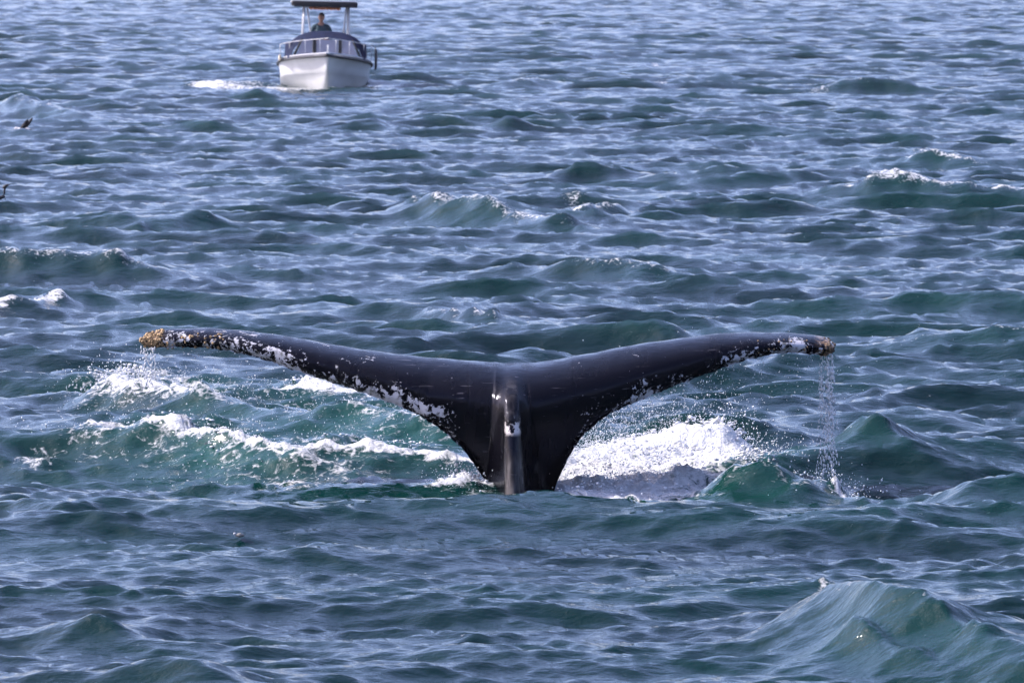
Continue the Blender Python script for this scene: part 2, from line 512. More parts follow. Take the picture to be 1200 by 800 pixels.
CL = [ell(*p[:4]) + p[4:] for p in CALM]

def sea_field(x, y, dr=None):
    """displaced position of the surface plus foam and aeration / painted crest glow masks"""
    x = x.astype('f8'); y = y.astype('f8')
    zA, dxA, dyA, J = sample(TA, x, y, ('z', 'dx', 'dy', 'J'))
    zB, dxB, dyB = sample(TB, x + 3.1, y + 7.7, ('z', 'dx', 'dy'))
    zC, = sample(TC, x, y, ('z',))
    # wind waves lean towards the camera: peaked crests, steep fronts, long backs
    def lean(z_, d_, sg, e1, e2):
        u_, v_ = np.clip(z_ / sg, -2.2, 2.2), np.clip(d_ / sg, -2.2, 2.2)
        return z_ + sg * (e1 * u_ * v_ + e2 * (u_ * u_ - v_ * v_))
    zA = lean(zA, dyA / 0.95, 0.066, 0.20, 0.05)
    zB = lean(zB, dyB / 0.6, 0.016, 0.18, 0.06)
    if dr is not None:
        wB = np.clip((0.40 - dr) / 0.22, 0.0, 1)
        wA = np.clip((4.0 - dr) / 3.0, 0, 1)
    else:
        wB = 1.0; wA = 1.0
    gust = 0.85 + 0.3 * np.sin(x * 0.21 + 1.0 + 0.7 * np.sin(y * 0.13)) * np.sin(y * 0.17 + 0.4)
    base = np.ones_like(x)
    for (cx, cy, ax, ay, st) in CL:
        base *= 1 - st * np.exp(-((x - cx) / ax) ** 2 - ((y - cy) / ay) ** 2)
    add = np.zeros_like(x)
    foam = np.zeros_like(x); aer = np.zeros_like(x)
    for P, hs, wf, wb, fo in WV:
        xs = [p[0] for p in P]; ys = [p[1] for p in P]
        mrg = 3.2 * max(wf, wb)
        sel = np.where((x > min(xs) - mrg) & (x < max(xs) + mrg) & (y > min(ys) - mrg) & (y < max(ys) + mrg))[0]
        if not len(sel): continue
        v, hh, rt = seg_dist(x[sel], y[sel], P, hs)
        wob = 0.10 * wf * np.sin(x[sel] * 5.1 + y[sel] * 1.7) + 0.06 * wf * np.sin(x[sel] * 13.3 + 2)
        v = v + wob
        w = wf + (wb - wf) * (0.5 + 0.5 * rt)
        w = np.where(np.abs(rt) > 0.999, np.where(v < 0, wf, wb), w)
        w = w * 0.8
        pr = 1.12 * np.exp(-np.abs(v / w) ** 1.25)
        near = np.exp(-(v / (1.6 * w)) ** 2) * np.clip(hh / 0.12, 0, 1)
        base[sel] *= 1 - 0.25 * near
        add[sel] = np.maximum(add[sel], hh * pr) + 0.25 * np.minimum(add[sel], hh * pr)
        if fo > 0:
            fw = np.where(v < 0, 0.24 * wf, 0.20 * wb)
            fm = fo * (1.12 if min(ys) > 45 else 0.95) * np.exp(-(v / fw) ** 2) * np.clip(hh / (0.55 * max(hs)) - 0.35, 0, 1)
            foam[sel] = np.maximum(foam[sel], fm)
        aer[sel] = np.maximum(aer[sel], 0.14 * np.exp(-((v + 0.3 * wf) / (0.8 * wf)) ** 2) * np.clip(hh / 0.2, 0, 1))  # green translucent glow of the crest faces, painted into the mask
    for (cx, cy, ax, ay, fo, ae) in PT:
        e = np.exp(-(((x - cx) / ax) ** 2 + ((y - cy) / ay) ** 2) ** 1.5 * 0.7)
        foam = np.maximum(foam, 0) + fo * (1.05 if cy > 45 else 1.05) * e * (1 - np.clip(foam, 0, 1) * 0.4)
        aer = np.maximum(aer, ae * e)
    foam += np.clip((0.10 - J) * 0.9, 0, 0.6) * base * (wA if dr is not None else 1)
    aer += np.clip(zA * 1.6 - 0.13, 0, 0.2) * base  # greener towards wave tops: light through thin water painted as colour
    z = (zA * base * gust * wA + zB * np.clip(base * 0.8 + 0.35, 0, 1.0) * wB + add)
    z += zC * np.clip(foam * 1.3, 0, 1) * wB * np.clip((0.11 - (dr if dr is not None else 0.05)) / 0.05, 0, 1)
    z += np.clip(foam, 0, 1.0) * (0.9 * zB + 0.35 * np.abs(dxB)) * wB * 1.4
    X = x + dxA * base * wA + dxB * wB * 0.8
    Y = y + dyA * base * wA + dyB * wB * 0.8
    return X, Y, z, np.clip(foam, 0, 1.25), np.clip(aer, 0, 1)

def sea_z(x, y):
    X, Y, z, f, a = sea_field(np.array([x]), np.array([y]))
    return float(z[0])

def build_sea():
    rs = [0.6]
    while rs[-1] < 22: rs.append(rs[-1] * 1.13)
    rs[-1] = 22.0
    while rs[-1] < 460:
        r = rs[-1]
        rs.append(r + max(0.042, min(r * r / 20082 * 0.85, 0.05 + 0.00125 * r)))
    while rs[-1] < 30000: rs.append(rs[-1] * 1.09)
    th = [0.0]
    while th[-1] < 6.2: th.append(th[-1] + 0.034)
    while th[-1] < 16: th.append(th[-1] + 0.16)
    st = 0.3
    while th[-1] < 180: th.append(th[-1] + st); st *= 1.25
    th = th[:-1]
    th = [-t for t in th[:0:-1]] + th + [180.0]
    th = np.radians(np.array(th))          # -180 < ... <= 180, closed round
    rs = np.array(rs)
    nr, nt = len(rs), len(th)
    rr, tt = np.meshgrid(rs, th, indexing='ij')
    dr = np.gradient(rs)
    drr = np.repeat(dr[:, None], nt, 1)
    # coarse side sectors do not carry the short waves
    dth = np.gradient(th); lat = rr * dth[None, :]
    eff = np.maximum(drr, lat * 0.5)
    x = (rr * np.sin(tt)).ravel(); y = (rr * np.cos(tt)).ravel()
    X, Y, Z, fo, ae = sea_field(x, y, eff.ravel())
    co = np.empty((nr * nt, 3), 'f4'); co[:, 0] = X; co[:, 1] = Y; co[:, 2] = Z
    idx = np.arange(nr * nt).reshape(nr, nt)
    nxt = np.roll(idx, -1, axis=1)
    q = np.stack([idx[:-1], idx[1:], nxt[1:], nxt[:-1]], -1).reshape(-1, 4).astype('i4')
    # orientation: outward r then +theta (clockwise from above) -> reverse for an upward normal
    q = q[:, ::-1]
    me = bpy.data.meshes.new('sea')
    me.vertices.add(len(co)); me.vertices.foreach_set('co', co.ravel())
    me.loops.add(q.size); me.loops.foreach_set('vertex_index', q.ravel())
    me.polygons.add(len(q))
    me.polygons.foreach_set('loop_start', np.arange(0, q.size, 4, dtype='i4'))
    me.polygons.foreach_set('use_smooth', np.ones(len(q), bool))
    me.update(calc_edges=True)
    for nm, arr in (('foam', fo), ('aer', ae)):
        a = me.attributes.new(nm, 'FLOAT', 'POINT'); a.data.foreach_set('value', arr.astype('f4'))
    me.materials.append(M['sea'])
    o = bpy.data.objects.new('sea', me)
    COL.objects.link(o)
    props(o, kind='structure')
    print('sea verts', len(co), 'quads', len(q), 'up', me.polygons[len(q) // 2].normal[:])
    return o
build_sea()

# ------------------------------------------------------------------ the whale's tail
def interp(tab, x):
    xs = [t[0] for t in tab]; ys = [t[1] for t in tab]
    # smooth (monotone-ish) cubic interpolation
    x = np.asarray(x, 'f8')
    xs = np.array(xs, 'f8'); ys = np.array(ys, 'f8')
    m = np.gradient(ys, xs)
    i = np.clip(np.searchsorted(xs, x) - 1, 0, len(xs) - 2)
    h = xs[i + 1] - xs[i]; t = np.clip((x - xs[i]) / h, 0, 1)
    return ((2 * t**3 - 3 * t**2 + 1) * ys[i] + (t**3 - 2 * t**2 + t) * h * m[i]
            + (-2 * t**3 + 3 * t**2) * ys[i + 1] + (t**3 - t**2) * h * m[i + 1])

WY = 36.85
LOWER = [(165, 400), (168, 404), (180, 407), (200, 407), (250, 409), (300, 419), (350, 436), (400, 452), (450, 470), (490, 487),
         (515, 503), (535, 520), (550, 537), (562, 555), (571, 570), (577, 584), (582, 640), (590, 660), (612, 660), (636, 660), (643, 640),
         (648, 584), (652, 570), (662, 546), (676, 521), (692, 503), (716, 485), (745, 472), (790, 453), (830, 438), (880, 421), (920, 414), (950, 415), (970, 416), (976, 412), (979, 406)]
UPPER = [(165, 397), (170, 392), (184, 387), (205, 385), (235, 384.5), (300, 389), (380, 402), (450, 413), (520, 420), (570, 424), (600, 425),
         (630, 424.5), (680, 416), (740, 405), (800, 396), (850, 390.5), (900, 389), (940, 391), (962, 394), (974, 397), (979, 402)]

def build_whale():
    pxs = np.unique(np.concatenate([np.linspace(165, 190, 12), np.linspace(190, 500, 105), np.linspace(500, 570, 36), np.linspace(570, 655, 60),
                                    np.linspace(655, 730, 38), np.linspace(730, 955, 76), np.linspace(955, 979, 12)]))
    lo, up = interp(LOWER, pxs), interp(UPPER, pxs)
    lo = lo + 0.9 * np.sin(pxs * 0.31) * np.sin(pxs * 0.083 + 1) + 0.5 * np.sin(pxs * 0.9 + 2)
    up = up + 0.5 * np.sin(pxs * 0.11) * np.sin(pxs * 0.047) - 0.8 * np.exp(-((pxs - 581) / 4.0) ** 2) + 0.4 * np.exp(-((pxs - 592) / 5.0) ** 2)
    lo = np.maximum(lo, up + 1.0)
    NF, NTOP, NB_ = 44, 12, 22
    rings, ed, sp, rd = [], [], [], []
    for px, pl, pu in zip(pxs, lo, up):
        xo = (px - 604) / 180.0
        s = min(abs(xo) / 2.42, 1.0)
        sn = (604 - px) / 439.0 if px < 604 else (px - 604) / 375.0
        ped = max(0.0, 1 - (abs(xo) / 0.30)) ; ped = ped * ped * (3 - 2 * ped)
        yL = WY + 0.16 + 0.80 * s ** 1.15
        a = 0.50 * (1 - s) ** 0.6 + 0.04
        chord = 1.05 * (1 - s) ** 0.7 + 0.12
        zl = at(px, pl, yL).z
        zt = at(px, pu, yL + a).z
        Hr = min(max(zt - zl, 0.02), 0.42 - 0.1 * s)
        ring, e_, s_, r_ = [], [], [], []
        # front face, leading edge up to the rolled-over top
        for i in range(NF):
            t = i / (NF - 1)
            ang = t * math.pi / 2
            tz = t if zt - zl > 0.6 else 0.45 * t + 0.55 * math.sin(ang)
            z = zl + (zt - zl) * tz
            uu = (z - (zt - Hr)) / Hr
            t0 = 0.42
            zc0 = zt - Hr * (1 - t0)
            uu = (uu - t0) / (1 - t0)
            y = yL
            if uu > 0: y += a * (0.38 * uu * uu + 0.62 * (1 - math.sqrt(max(0.0, 1 - uu * uu))))
            q = max(0.0, zc0 - z)
            y += 0.45 * (math.sqrt(q * q + 0.0144) - 0.12)
            nose = min(1.0, (z - zl) / 0.05)
            y += 0.035 * (1 - nose) ** 2
            # tail stock keel
            zc = max(z, -0.3)
            d0 = np.interp(zc, [-0.3, 0.0, 0.3, 0.55, 0.70, 0.77], [0.50, 0.42, 0.27, 0.13, 0.05, 0.0])
            w = np.interp(zc, [0.0, 0.3, 0.8], [0.18, 0.15, 0.10])
            xk = xo + np.interp(zc, [0, 0.8], [0.005, 0.030])
            u = abs(xk) / w
            if u < 0.36: pl_ = 1 - 0.16 * (u / 0.36) ** 2
            elif u < 1: pl_ = 0.84 * (1 - (u - 0.36) / 0.64) ** 1.5
            else: pl_ = 0.0
            d0 += 0.012 * math.sin(zc * 52) * (1 if 0.42 < zc < 0.76 else 0) * math.exp(-(u / 0.5) ** 2)
            tilt = 0.12 * xk if u < 1 else 0
            # shallow web between keel and fluke
            web = 0.03 * math.exp(-(xo / 0.34) ** 2) * max(0, 1 - max(0, zc) / 0.7)
            y -= d0 * pl_ + web - tilt
            z_ = z
            dist = yL  # perspective: keep the traced outline
            x = at(px, (pl + (pu - pl) * t), yL).x
            ring.append((x, y, z_))
            e_.append(z - zl); s_.append(sn)
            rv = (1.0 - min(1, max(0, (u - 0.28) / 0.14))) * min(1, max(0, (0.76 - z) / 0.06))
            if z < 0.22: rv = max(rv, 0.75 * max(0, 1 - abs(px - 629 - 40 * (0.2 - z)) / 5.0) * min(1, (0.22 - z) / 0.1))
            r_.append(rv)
        xT, yT, zT = ring[-1]
        # over the top to the trailing edge
        yE, zE = yL + chord + 0.03, zt - 0.20 * chord - 0.01
        for i in range(1, NTOP + 1):
            t = i / NTOP
            y = yT + (yE - yT) * t
            z = zT + (zE - zT) * t ** 1.7
            if abs(xo) < 0.12: z -= 0.0
            ring.append((xT, y, z)); e_.append(1.0); s_.append(sn); r_.append(0.0)
        # notch in the trailing edge
        # underside back to the leading edge
        thb = 0.05 * (1 - s) + 0.015 + 0.42 * ped
        y0, z0 = yL + thb, zl
        qy, qz = yL + 0.12 + 0.35 * ped + 0.15 * (1 - s), zl + (0.30 + 0.35 * ped) * (zt - zl)
        for i in range(1, NB_ + 1):
            t = i / NB_
            y = (1 - t) ** 2 * yE + 2 * t * (1 - t) * qy + t * t * y0
            z = (1 - t) ** 2 * zE + 2 * t * (1 - t) * qz + t * t * z0
            if t < 0.2: z -= 0.012 * math.sin(t / 0.2 * math.pi)
            ring.append((xT + (ring[0][0] - xT) * t, y, z)); e_.append(0.02 + (1 - t)); s_.append(sn); r_.append(0.0)
        rings.append(ring); ed += e_; sp += s_; rd += r_
    root = empty('whale', (0.02, WY + 0.3, 0))
    org = Vector(root.location)
    bm = bmesh.new()
    loft(bm, [[Vector(p) - org for p in r] for r in rings])
    o = link_bm('tail', bm, M['whale'], root)
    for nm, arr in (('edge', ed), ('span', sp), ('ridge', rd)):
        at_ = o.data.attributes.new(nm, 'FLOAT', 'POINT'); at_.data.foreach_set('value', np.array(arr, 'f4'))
    props(root, 'black humpback whale tail flukes with pale scarred edges, rising dripping from the water', 'whale')
    # barnacle clusters at both tips
    R_ = [[Vector(p) - org for p in r] for r in rings]
    def cluster(name, px0, px1, n, label, rmin, rmax, seed, tlo=0.0, thi=1.0):
        rr = random.Random(seed)
        bm = bmesh.new()
        cols = [i for i, px in enumerate(pxs) if px0 <= px <= px1]
        for _ in range(n):
            i = rr.choice(cols); k = int(rr.uniform(tlo, thi) * (NF - 1))
            p = R_[i][k]
            r = rr.uniform(rmin, rmax)
            # truncated volcano-shaped shell leaning out of the skin
            nrm = Vector((rr.uniform(-.4, .4), -1, rr.uniform(-.5, .6))).normalized()
            q = nrm.to_track_quat('Z', 'Y')
            n8 = 7
            base = [bm.verts.new(p + q @ Vector((math.cos(2*math.pi*j/n8)*r*rr.uniform(.9,1.15), math.sin(2*math.pi*j/n8)*r*rr.uniform(.9,1.15), -r*.4))) for j in range(n8)]
            rim = [bm.verts.new(p + q @ Vector((math.cos(2*math.pi*j/n8)*r*.62, math.sin(2*math.pi*j/n8)*r*.62, r*rr.uniform(.6,.95)))) for j in range(n8)]
            pit = bm.verts.new(p + q @ Vector((0, 0, r * 0.25)))
            for j in range(n8):
                bm.faces.new((base[j], base[(j+1) % n8], rim[(j+1) % n8], rim[j]))
                bm.faces.new((rim[j], rim[(j+1) % n8], pit))
        b = link_bm(name, bm, M['barnacle_dark' if px0 > 900 else 'barnacle'], root, smooth=False)
        props(b, label, kind='stuff')
    cluster('barnacles', 165, 190, 120, 'ochre barnacle crust on the left fluke tip', .006, .014, 1)
    cluster('barnacles', 190, 262, 34, 'scattered pale barnacles along the left leading edge', .006, .012, 2, 0.0, .7)
    cluster('barnacles', 966, 979, 34, 'dark brown barnacle crust on the right fluke tip', .005, .011, 3)
    cluster('barnacles', 885, 962, 16, 'scattered dark barnacles along the right leading edge', .004, .008, 4, 0.0, .7)
    return root
build_whale()

# ------------------------------------------------------------------ drops and froth about the tail
ICO = None
def drop_cloud(name, P, radii, m, label, sub=1, squash=(1, 1, 1.3), jag=0.0, seed=0):
    """many small water drops joined in one mesh"""
    bm = bmesh.new()
    bmesh.ops.create_icosphere(bm, subdivisions=sub, radius=1.0)
    bm.verts.ensure_lookup_table()
    v0 = np.array([v.co[:] for v in bm.verts]); f0 = np.array([[v.index for v in f.verts] for f in bm.faces])
    bm.free()
    r = np.random.default_rng(seed)
    P = np.asarray(P, 'f8'); radii = np.asarray(radii)
    n = len(P)
    sc = radii[:, None, None] * np.array(squash)[None, None, :] * r.uniform(0.8, 1.25, (n, 1, 3))
    vv = v0[None] * (1 + jag * r.normal(size=(n, len(v0), 1))) * sc + P[:, None, :]
    ff = f0[None] + (np.arange(n) * len(v0))[:, None, None]
    vv = vv.reshape(-1, 3).astype('f4'); ff = ff.reshape(-1, 3).astype('i4')
    me = bpy.data.meshes.new(name)
    me.vertices.add(len(vv)); me.vertices.foreach_set('co', vv.ravel())
    me.loops.add(ff.size); me.loops.foreach_set('vertex_index', ff.ravel())
    me.polygons.add(len(ff)); me.polygons.foreach_set('loop_start', np.arange(0, ff.size, 3, dtype='i4'))
    me.polygons.foreach_set('use_smooth', np.ones(len(ff), bool))
    me.update(calc_edges=True)
    me.materials.append(m)
    o = bpy.data.objects.new(name, me); COL.objects.link(o)
    props(o, label, 'water spray' if 'drop' in name else 'foam', kind='stuff')
    return o

def falling(px0, px1, py0, py1, Y, n, seed, rmin=.003, rmax=.0065, narrow=1.0):
    r = np.random.default_rng(seed); P = []; rad = []
    strands = r.uniform(px0, px1, 9)
    for _ in range(n):
        t = r.beta(1.1, 1.2)
        py = py0 + (py1 - py0) * t
        px = r.choice(strands) + r.normal() * (1.2 + 3.2 * t * narrow)
        P.append(at(px, py, Y + r.normal() * .05)[:]); rad.append(r.uniform(rmin, rmax))
    return P, rad

P, rad = falling(961, 976, 414, 560, WY + .93, 560, 21)
drop_cloud('falling_water_drops', P, rad, M['drop'], 'curtain of white drops falling from the right fluke tip to the sea', squash=(.8, .8, 2.3))
P, rad = falling(166, 181, 406, 455, WY + .93, 130, 22)
drop_cloud('falling_water_drops', P, rad, M['drop'], 'thin trickle of drops falling from the left fluke tip', squash=(.8, .8, 2.3))

def drips(seed, spans, n):
    r = np.random.default_rng(seed); P = []; rad = []
    for _ in range(n):
        a, b = spans[r.integers(len(spans))]
        px = r.uniform(a, b); py = interp(LOWER, px) + r.exponential(22) + 2
        s_ = abs(px - 604) / 436
        P.append(at(px, py, WY + .22 + .80 * s_ ** 1.15 + r.normal() * .03)[:]); rad.append(r.uniform(.0016, .0042))
    return P, rad
P, rad = drips(24, [(690, 960), (700, 860), (200, 520)], 420)
drop_cloud('dripping_water_drops', P, rad, M['drop'], 'scattered drops dripping from the lower edges of both flukes', squash=(.8, .8, 1.9))

def spray(areas, seed):
    r = np.random.default_rng(seed); P = []; rad = []
    for (px, py, hw, hh, n, hz, rmax) in areas:
        cx, cy, ax, ay = ell(px, py, hw, hh)
        for _ in range(n):
            x = cx + r.normal() * ax * .6; y = cy + r.normal() * ay * .6
            z = sea_cache(x, y) + r.exponential(hz)
            P.append((x, y, z)); rad.append(.0022 + (rmax - .0022) * r.random() ** 2.5)
    return P, rad
_gx = np.arange(-3.6, 3.0, .03); _gy = np.arange(34.5, 50.0, .06)
_GX, _GY = np.meshgrid(_gx, _gy, indexing='ij')
_GZ = sea_field(_GX.ravel(), _GY.ravel())[2].reshape(_GX.shape)
def sea_cache(x, y):
    i = int(min(max((x + 3.6) / .03, 0), len(_gx) - 1)); j = int(min(max((y - 34.5) / .06, 0), len(_gy) - 1))
    return float(_GZ[i, j])

P, rad = spray([(800, 534, 100, 18, 1500, .045, .006), (730, 510, 70, 25, 1100, .10, .005), (860, 520, 40, 20, 400, .07, .007),
                (910, 560, 60, 14, 250, .05, .0065), (985, 575, 50, 8, 260, .04, .007), (700, 555, 50, 20, 700, .06, .006), (840, 470, 130, 25, 260, .12, .004), (780, 530, 110, 20, 3200, .07, .0032), (690, 540, 50, 26, 1500, .09, .003)], 31)
drop_cloud('spray_drops', P, rad, M['drop'], 'fine white spray thrown up over the foam right of the whale')
P, rad = spray([(150, 462, 60, 12, 900, .07, .007), (230, 470, 90, 16, 700, .05, .006), (170, 515, 120, 14, 650, .04, .006),
                (430, 500, 130, 20, 650, .04, .0055), (300, 545, 110, 16, 300, .03, .006), (380, 460, 90, 12, 250, .03, .006)], 32)
drop_cloud('spray_drops', P, rad, M['drop'], 'white spray and drops over the churned water left of the whale')
P, rad = spray([(540, 571, 32, 7, 420, .05, .006)], 33)
drop_cloud('spray_drops', P, rad, M['drop'], 'splash of drops at the left foot of the tail stock')

def froth(areas, seed):
    r = np.random.default_rng(seed); P = []; rad = []
    for (px, py, hw, hh, n, rmin, rmax, up) in areas:
        cx, cy, ax, ay = ell(px, py, hw, hh)
        for _ in range(n):
            x = cx + r.normal() * ax * .5; y = cy + r.normal() * ay * .5
            rr = rmin + (rmax - rmin) * r.random() ** 2
            P.append((x, y, sea_cache(x, y) + up * r.random() ** 2)); rad.append(rr)
    return P, rad
P, rad = froth([(800, 532, 75, 12, 800, .004, .016, .03), (850, 526, 30, 6, 400, .004, .016, .04), (770, 555, 80, 12, 400, .004, .012, .03),
                (882, 557, 22, 5, 160, .004, .012, .05), (700, 560, 45, 16, 300, .004, .010, .03)], 41)
drop_cloud('foam_clumps', P, rad, M['froth'], 'thick white foam heaped on the wave right of the whale', sub=2, squash=(1.3, 1.1, .8), jag=.16, seed=41)
P, rad = froth([(150, 452, 40, 7, 300, .004, .013, .05), (180, 510, 90, 8, 380, .004, .012, .03), (375, 454, 45, 6, 260, .004, .013, .03),
                (430, 532, 90, 6, 260, .004, .011, .02), (280, 540, 60, 8, 150, .004, .010, .02)], 42)
drop_cloud('foam_clumps', P, rad, M['froth'], 'streaks of white foam on the wave crests left of the whale', sub=2, squash=(1.4, 1.1, .7), jag=.16, seed=42)
P, rad = froth([(545, 570, 26, 5, 260, .004, .012, .08)], 43)
drop_cloud('foam_clumps', P, rad, M['froth'], 'small heap of white foam at the left foot of the tail stock', sub=2, squash=(1.1, 1.1, 1.1), jag=.2, seed=43)

# ------------------------------------------------------------------ the boat
def build_boat():
    g = ground(379, 106)
    root = empty('motor_boat', (g.x - .075, g.y + 3.0, -0.09), (R(-1.5), R(1.6), R(3)))
    props(root, 'small white motor boat with navy canopy and T-shaped hardtop heading this way', 'boat')
    L = 6.8
    def hb(s): return 0.03 + 1.16 * (1 - (1 - min(s / .5, 1)) ** 2.0) * (1 - .06 * max(0, (s - .5) / .5))
    def yk(s, k): return -3.4 + L * s + k
    def zs(s): return .90 - .22 * min(1, s * 1.6)
    rings = []
    S = [0, .015, .04, .07, .11, .16, .22, .3, .4, .52, .66, .82, 1.0]
    for s in S:
        b = hb(s)
        zc = .44 - .08 * min(1, s / .4) - .30 * max(0, (s - .4) / .6)
        zk = -.30 + 1.05 * (1 - min(1, s / .16)) ** 2.0 * .75
        bc = b * (.42 + .51 * min(1, s / .45) ** .8)
        y = -3.4 + L * s
        rake = lambda z: (max(0, .9 - z)) * .75 * (1 - min(1, s / .5))
        half = []
        for t in (0, .35, .65, .85, 1): half.append((bc * t, zk + (zc - zk) * t ** 2.0))
        half += [(bc + (b - bc) * .12 + .012, zc + .03)]
        for t in (.35, .7, 1): half.append((bc + (b - bc) * t ** 1.4, zc + (zs(s) - zc) * t))
        ring = [(-x, y + rake(z), z) for x, z in half[::-1]] + [(x, y + rake(z), z) for x, z in half[1:]]
        rings.append(ring)
    bm = bmesh.new()
    vr = loft(bm, rings, closed_u=False)
    bm.faces.new(vr[-1]); bm.faces.new(vr[0])
    # deck: strip between the two sheers, slightly crowned
    link_bm('hull', bm, M['gel'], root)
    bm = bmesh.new()
    prev = None
    for s in S:
        b = hb(s) - .01; y = -3.4 + L * s
        row = [bm.verts.new((b * t, y, zs(s) - .012 + .07 * (1 - t * t))) for t in (-1, -.5, 0, .5, 1)]
        if prev:
            for i in range(4): bm.faces.new((prev[i], prev[i + 1], row[i + 1], row[i]))
        prev = row
    link_bm('deck', bm, M['gel'], root)
    bm = bmesh.new()
    pts = [(-hb(s) - .012, -3.4 + L * s, zs(s) - .035) for s in S[::-1]] + [(hb(s) + .012, -3.4 + L * s, zs(s) - .035) for s in S]
    tube(bm, pts, .032, 8)
    link_bm('rub_rail', bm, M['rub'], root)
    # toe rail, a pale line above the rubber
    bm = bmesh.new()
    pts = [(-hb(s) + .02, -3.4 + L * s, zs(s) + .03) for s in S[::-1]] + [(hb(s) - .02, -3.4 + L * s, zs(s) + .03) for s in S]
    tube(bm, pts, .022, 6)
    link_bm('toe_rail', bm, M['metal'], root)
    # windscreen and canopy: an arch in section, swept aft
    def arch(y, w, zb, zt, n=18, pw=2.6):
        out = []
        for i in range(n + 1):
            a = math.pi * i / n
            c, s_ = math.cos(a), math.sin(a)
            out.append((-w * math.copysign(abs(c) ** (2 / pw), c), y, zb + (zt - zb) * abs(s_) ** (2 / pw)))
        return out
    Yw = -1.55
    # canvas hood: rim in front then the body going aft
    bm = bmesh.new()
    A0 = arch(Yw - .02, .97, .76, 1.44); A1 = arch(Yw - .04, .88, .76, 1.29)
    B0 = arch(Yw + .5, 1.02, .72, 1.50); C0 = arch(Yw + 1.0, 1.03, .70, 1.50)
    loft(bm, [A1, A0, B0, C0], closed_u=False)
    bmesh.ops.solidify(bm, geom=bm.faces[:], thickness=.02)
    link_bm('canopy', bm, M['navy'], root)
    # panes
    def pane(x0, x1, slant0, slant1, z0=.86, z1=1.27):
        bm = bmesh.new()
        n = 6
        F_, B_ = [], []
        cs = []
        for (xa, xb, z) in ((x0, x1, z0), (x0 + slant0, x1 + slant1, z1)):
            cs.append(((xa, xb), z))
        v = []
        for y in (Yw - .10, Yw - .08):
            v.append([bm.verts.new((cs[0][0][0], y - .05, cs[0][1])), bm.verts.new((cs[0][0][1], y - .05, cs[0][1])),
                      bm.verts.new((cs[1][0][1], y + .03, cs[1][1])), bm.verts.new((cs[1][0][0], y + .03, cs[1][1]))])
        bm.faces.new(v[0]); bm.faces.new(v[1][::-1])
        for i in range(4): bm.faces.new((v[0][i], v[0][(i + 1) % 4], v[1][(i + 1) % 4], v[1][i]))
        link_bm('windscreen_pane', bm, M['glass'], root, smooth=False)
    pane(-.76, -.36, .16, .0)
    pane(-.26, .28, .0, .0)
    pane(.38, .78, .0, -.16)
    bm = bmesh.new()   # pillars, sill and header
    for x in (-.31, .33): box(bm, (x, Yw - .12, 1.06), (.085, .05, .43), bev=.008)
    box(bm, (0, Yw - .15, .83), (1.70, .06, .05), bev=.008)
    tube(bm, [(-.83, Yw - .14, .84), (-.62, Yw - .06, 1.28)], .028, 6)
    tube(bm, [(.85, Yw - .14, .84), (.64, Yw - .06, 1.28)], .028, 6)
    link_bm('windscreen_frame', bm, M['black'], root)
    for sx in (-1, 1):   # blue side curtains
        bm = bmesh.new()
        v = [bm.verts.new(p) for p in ((sx * .97, Yw, .80), (sx * 1.05, Yw + 1.0, .74), (sx * 1.02, Yw + 1.0, 1.2), (sx * .9, Yw, 1.22))]
        bm.faces.new(v)
        bmesh.ops.solidify(bm, geom=bm.faces[:], thickness=.015)
        link_bm('side_curtain', bm, M['navy'], root, smooth=False)
    # cabin floor and console inside
    bm = bmesh.new(); box(bm, (0, Yw + 1.1, .62), (1.3, .5, .72), bev=.04)
    link_bm('console', bm, M['gel'], root)
    bm = bmesh.new()
    tube(bm, [(.17 * math.cos(a) - .05, Yw + 1.42 + .05 * math.sin(a), 1.12 + .17 * math.sin(a)) for a in [2 * math.pi * i / 16 for i in range(16)]], .014, 6, closed=True)
    for a in (0.5, 2.6, 4.7): tube(bm, [(-.05, Yw + 1.40, 1.12), (.17 * math.cos(a) - .05, Yw + 1.42 + .05 * math.sin(a), 1.12 + .17 * math.sin(a))], .009, 5)
    link_bm('steering_wheel', bm, M['rub'], root)
    # hardtop on posts
    Yh = Yw + 1.9
    bm = bmesh.new()
    box(bm, (-.05, Yh, 2.20), (1.66, 1.9, .10), bev=.04)
    link_bm('hardtop', bm, M['black'], root)
    bm = bmesh.new()
    box(bm, (-.07, Yh + .02, 2.262), (1.64, 1.84, .045), bev=.018)
    link_bm('hardtop_lid', bm, M['gel'], root)
    bm = bmesh.new()
    box(bm, (-.03, Yh - .935, 2.17), (1.60, .04, .13), bev=.012)
    link_bm('front_valance', bm, M['black'], root)
    for sx in (-1, 1):
        for (y0, y1) in ((-.75, -.75), (.75, .85)):
            bm = bmesh.new()
            tube(bm, [(sx * .56, Yh + y0, 2.16), (sx * .58, Yh + (y0 + y1) / 2, 1.5), (sx * .585, Yh + y1, .62)], .021, 8)
            link_bm('post', bm, M['metal'], root)
        bm = bmesh.new()
        tube(bm, [(sx * .50, Yh - .72, 2.14), (sx * .27 if sx < 0 else .40, Yh - .05, .80)], .022, 8)
        link_bm('brace', bm, M['metal'], root)
    bm = bmesh.new()
    for i in range(9):
        ball(bm, (-.38 + i * .085 + random.uniform(-.02, .02), Yh - .5 + random.uniform(-.2, .2), 2.09), (.07, .12, .05), 2)
    link_bm('stowed_life_jackets', bm, M['orange'], root)
    for x, h in ((-.30, .5), (.12, .4), (.44, .9), (.58, .6)):
        bm = bmesh.new(); tube(bm, [(x, Yh + .8, 2.25), (x + .02, Yh + .95, 2.25 + h)], [.014, .008], 6)
        link_bm('antenna' if h > .8 else 'rod_holder', bm, M['metal'], root)
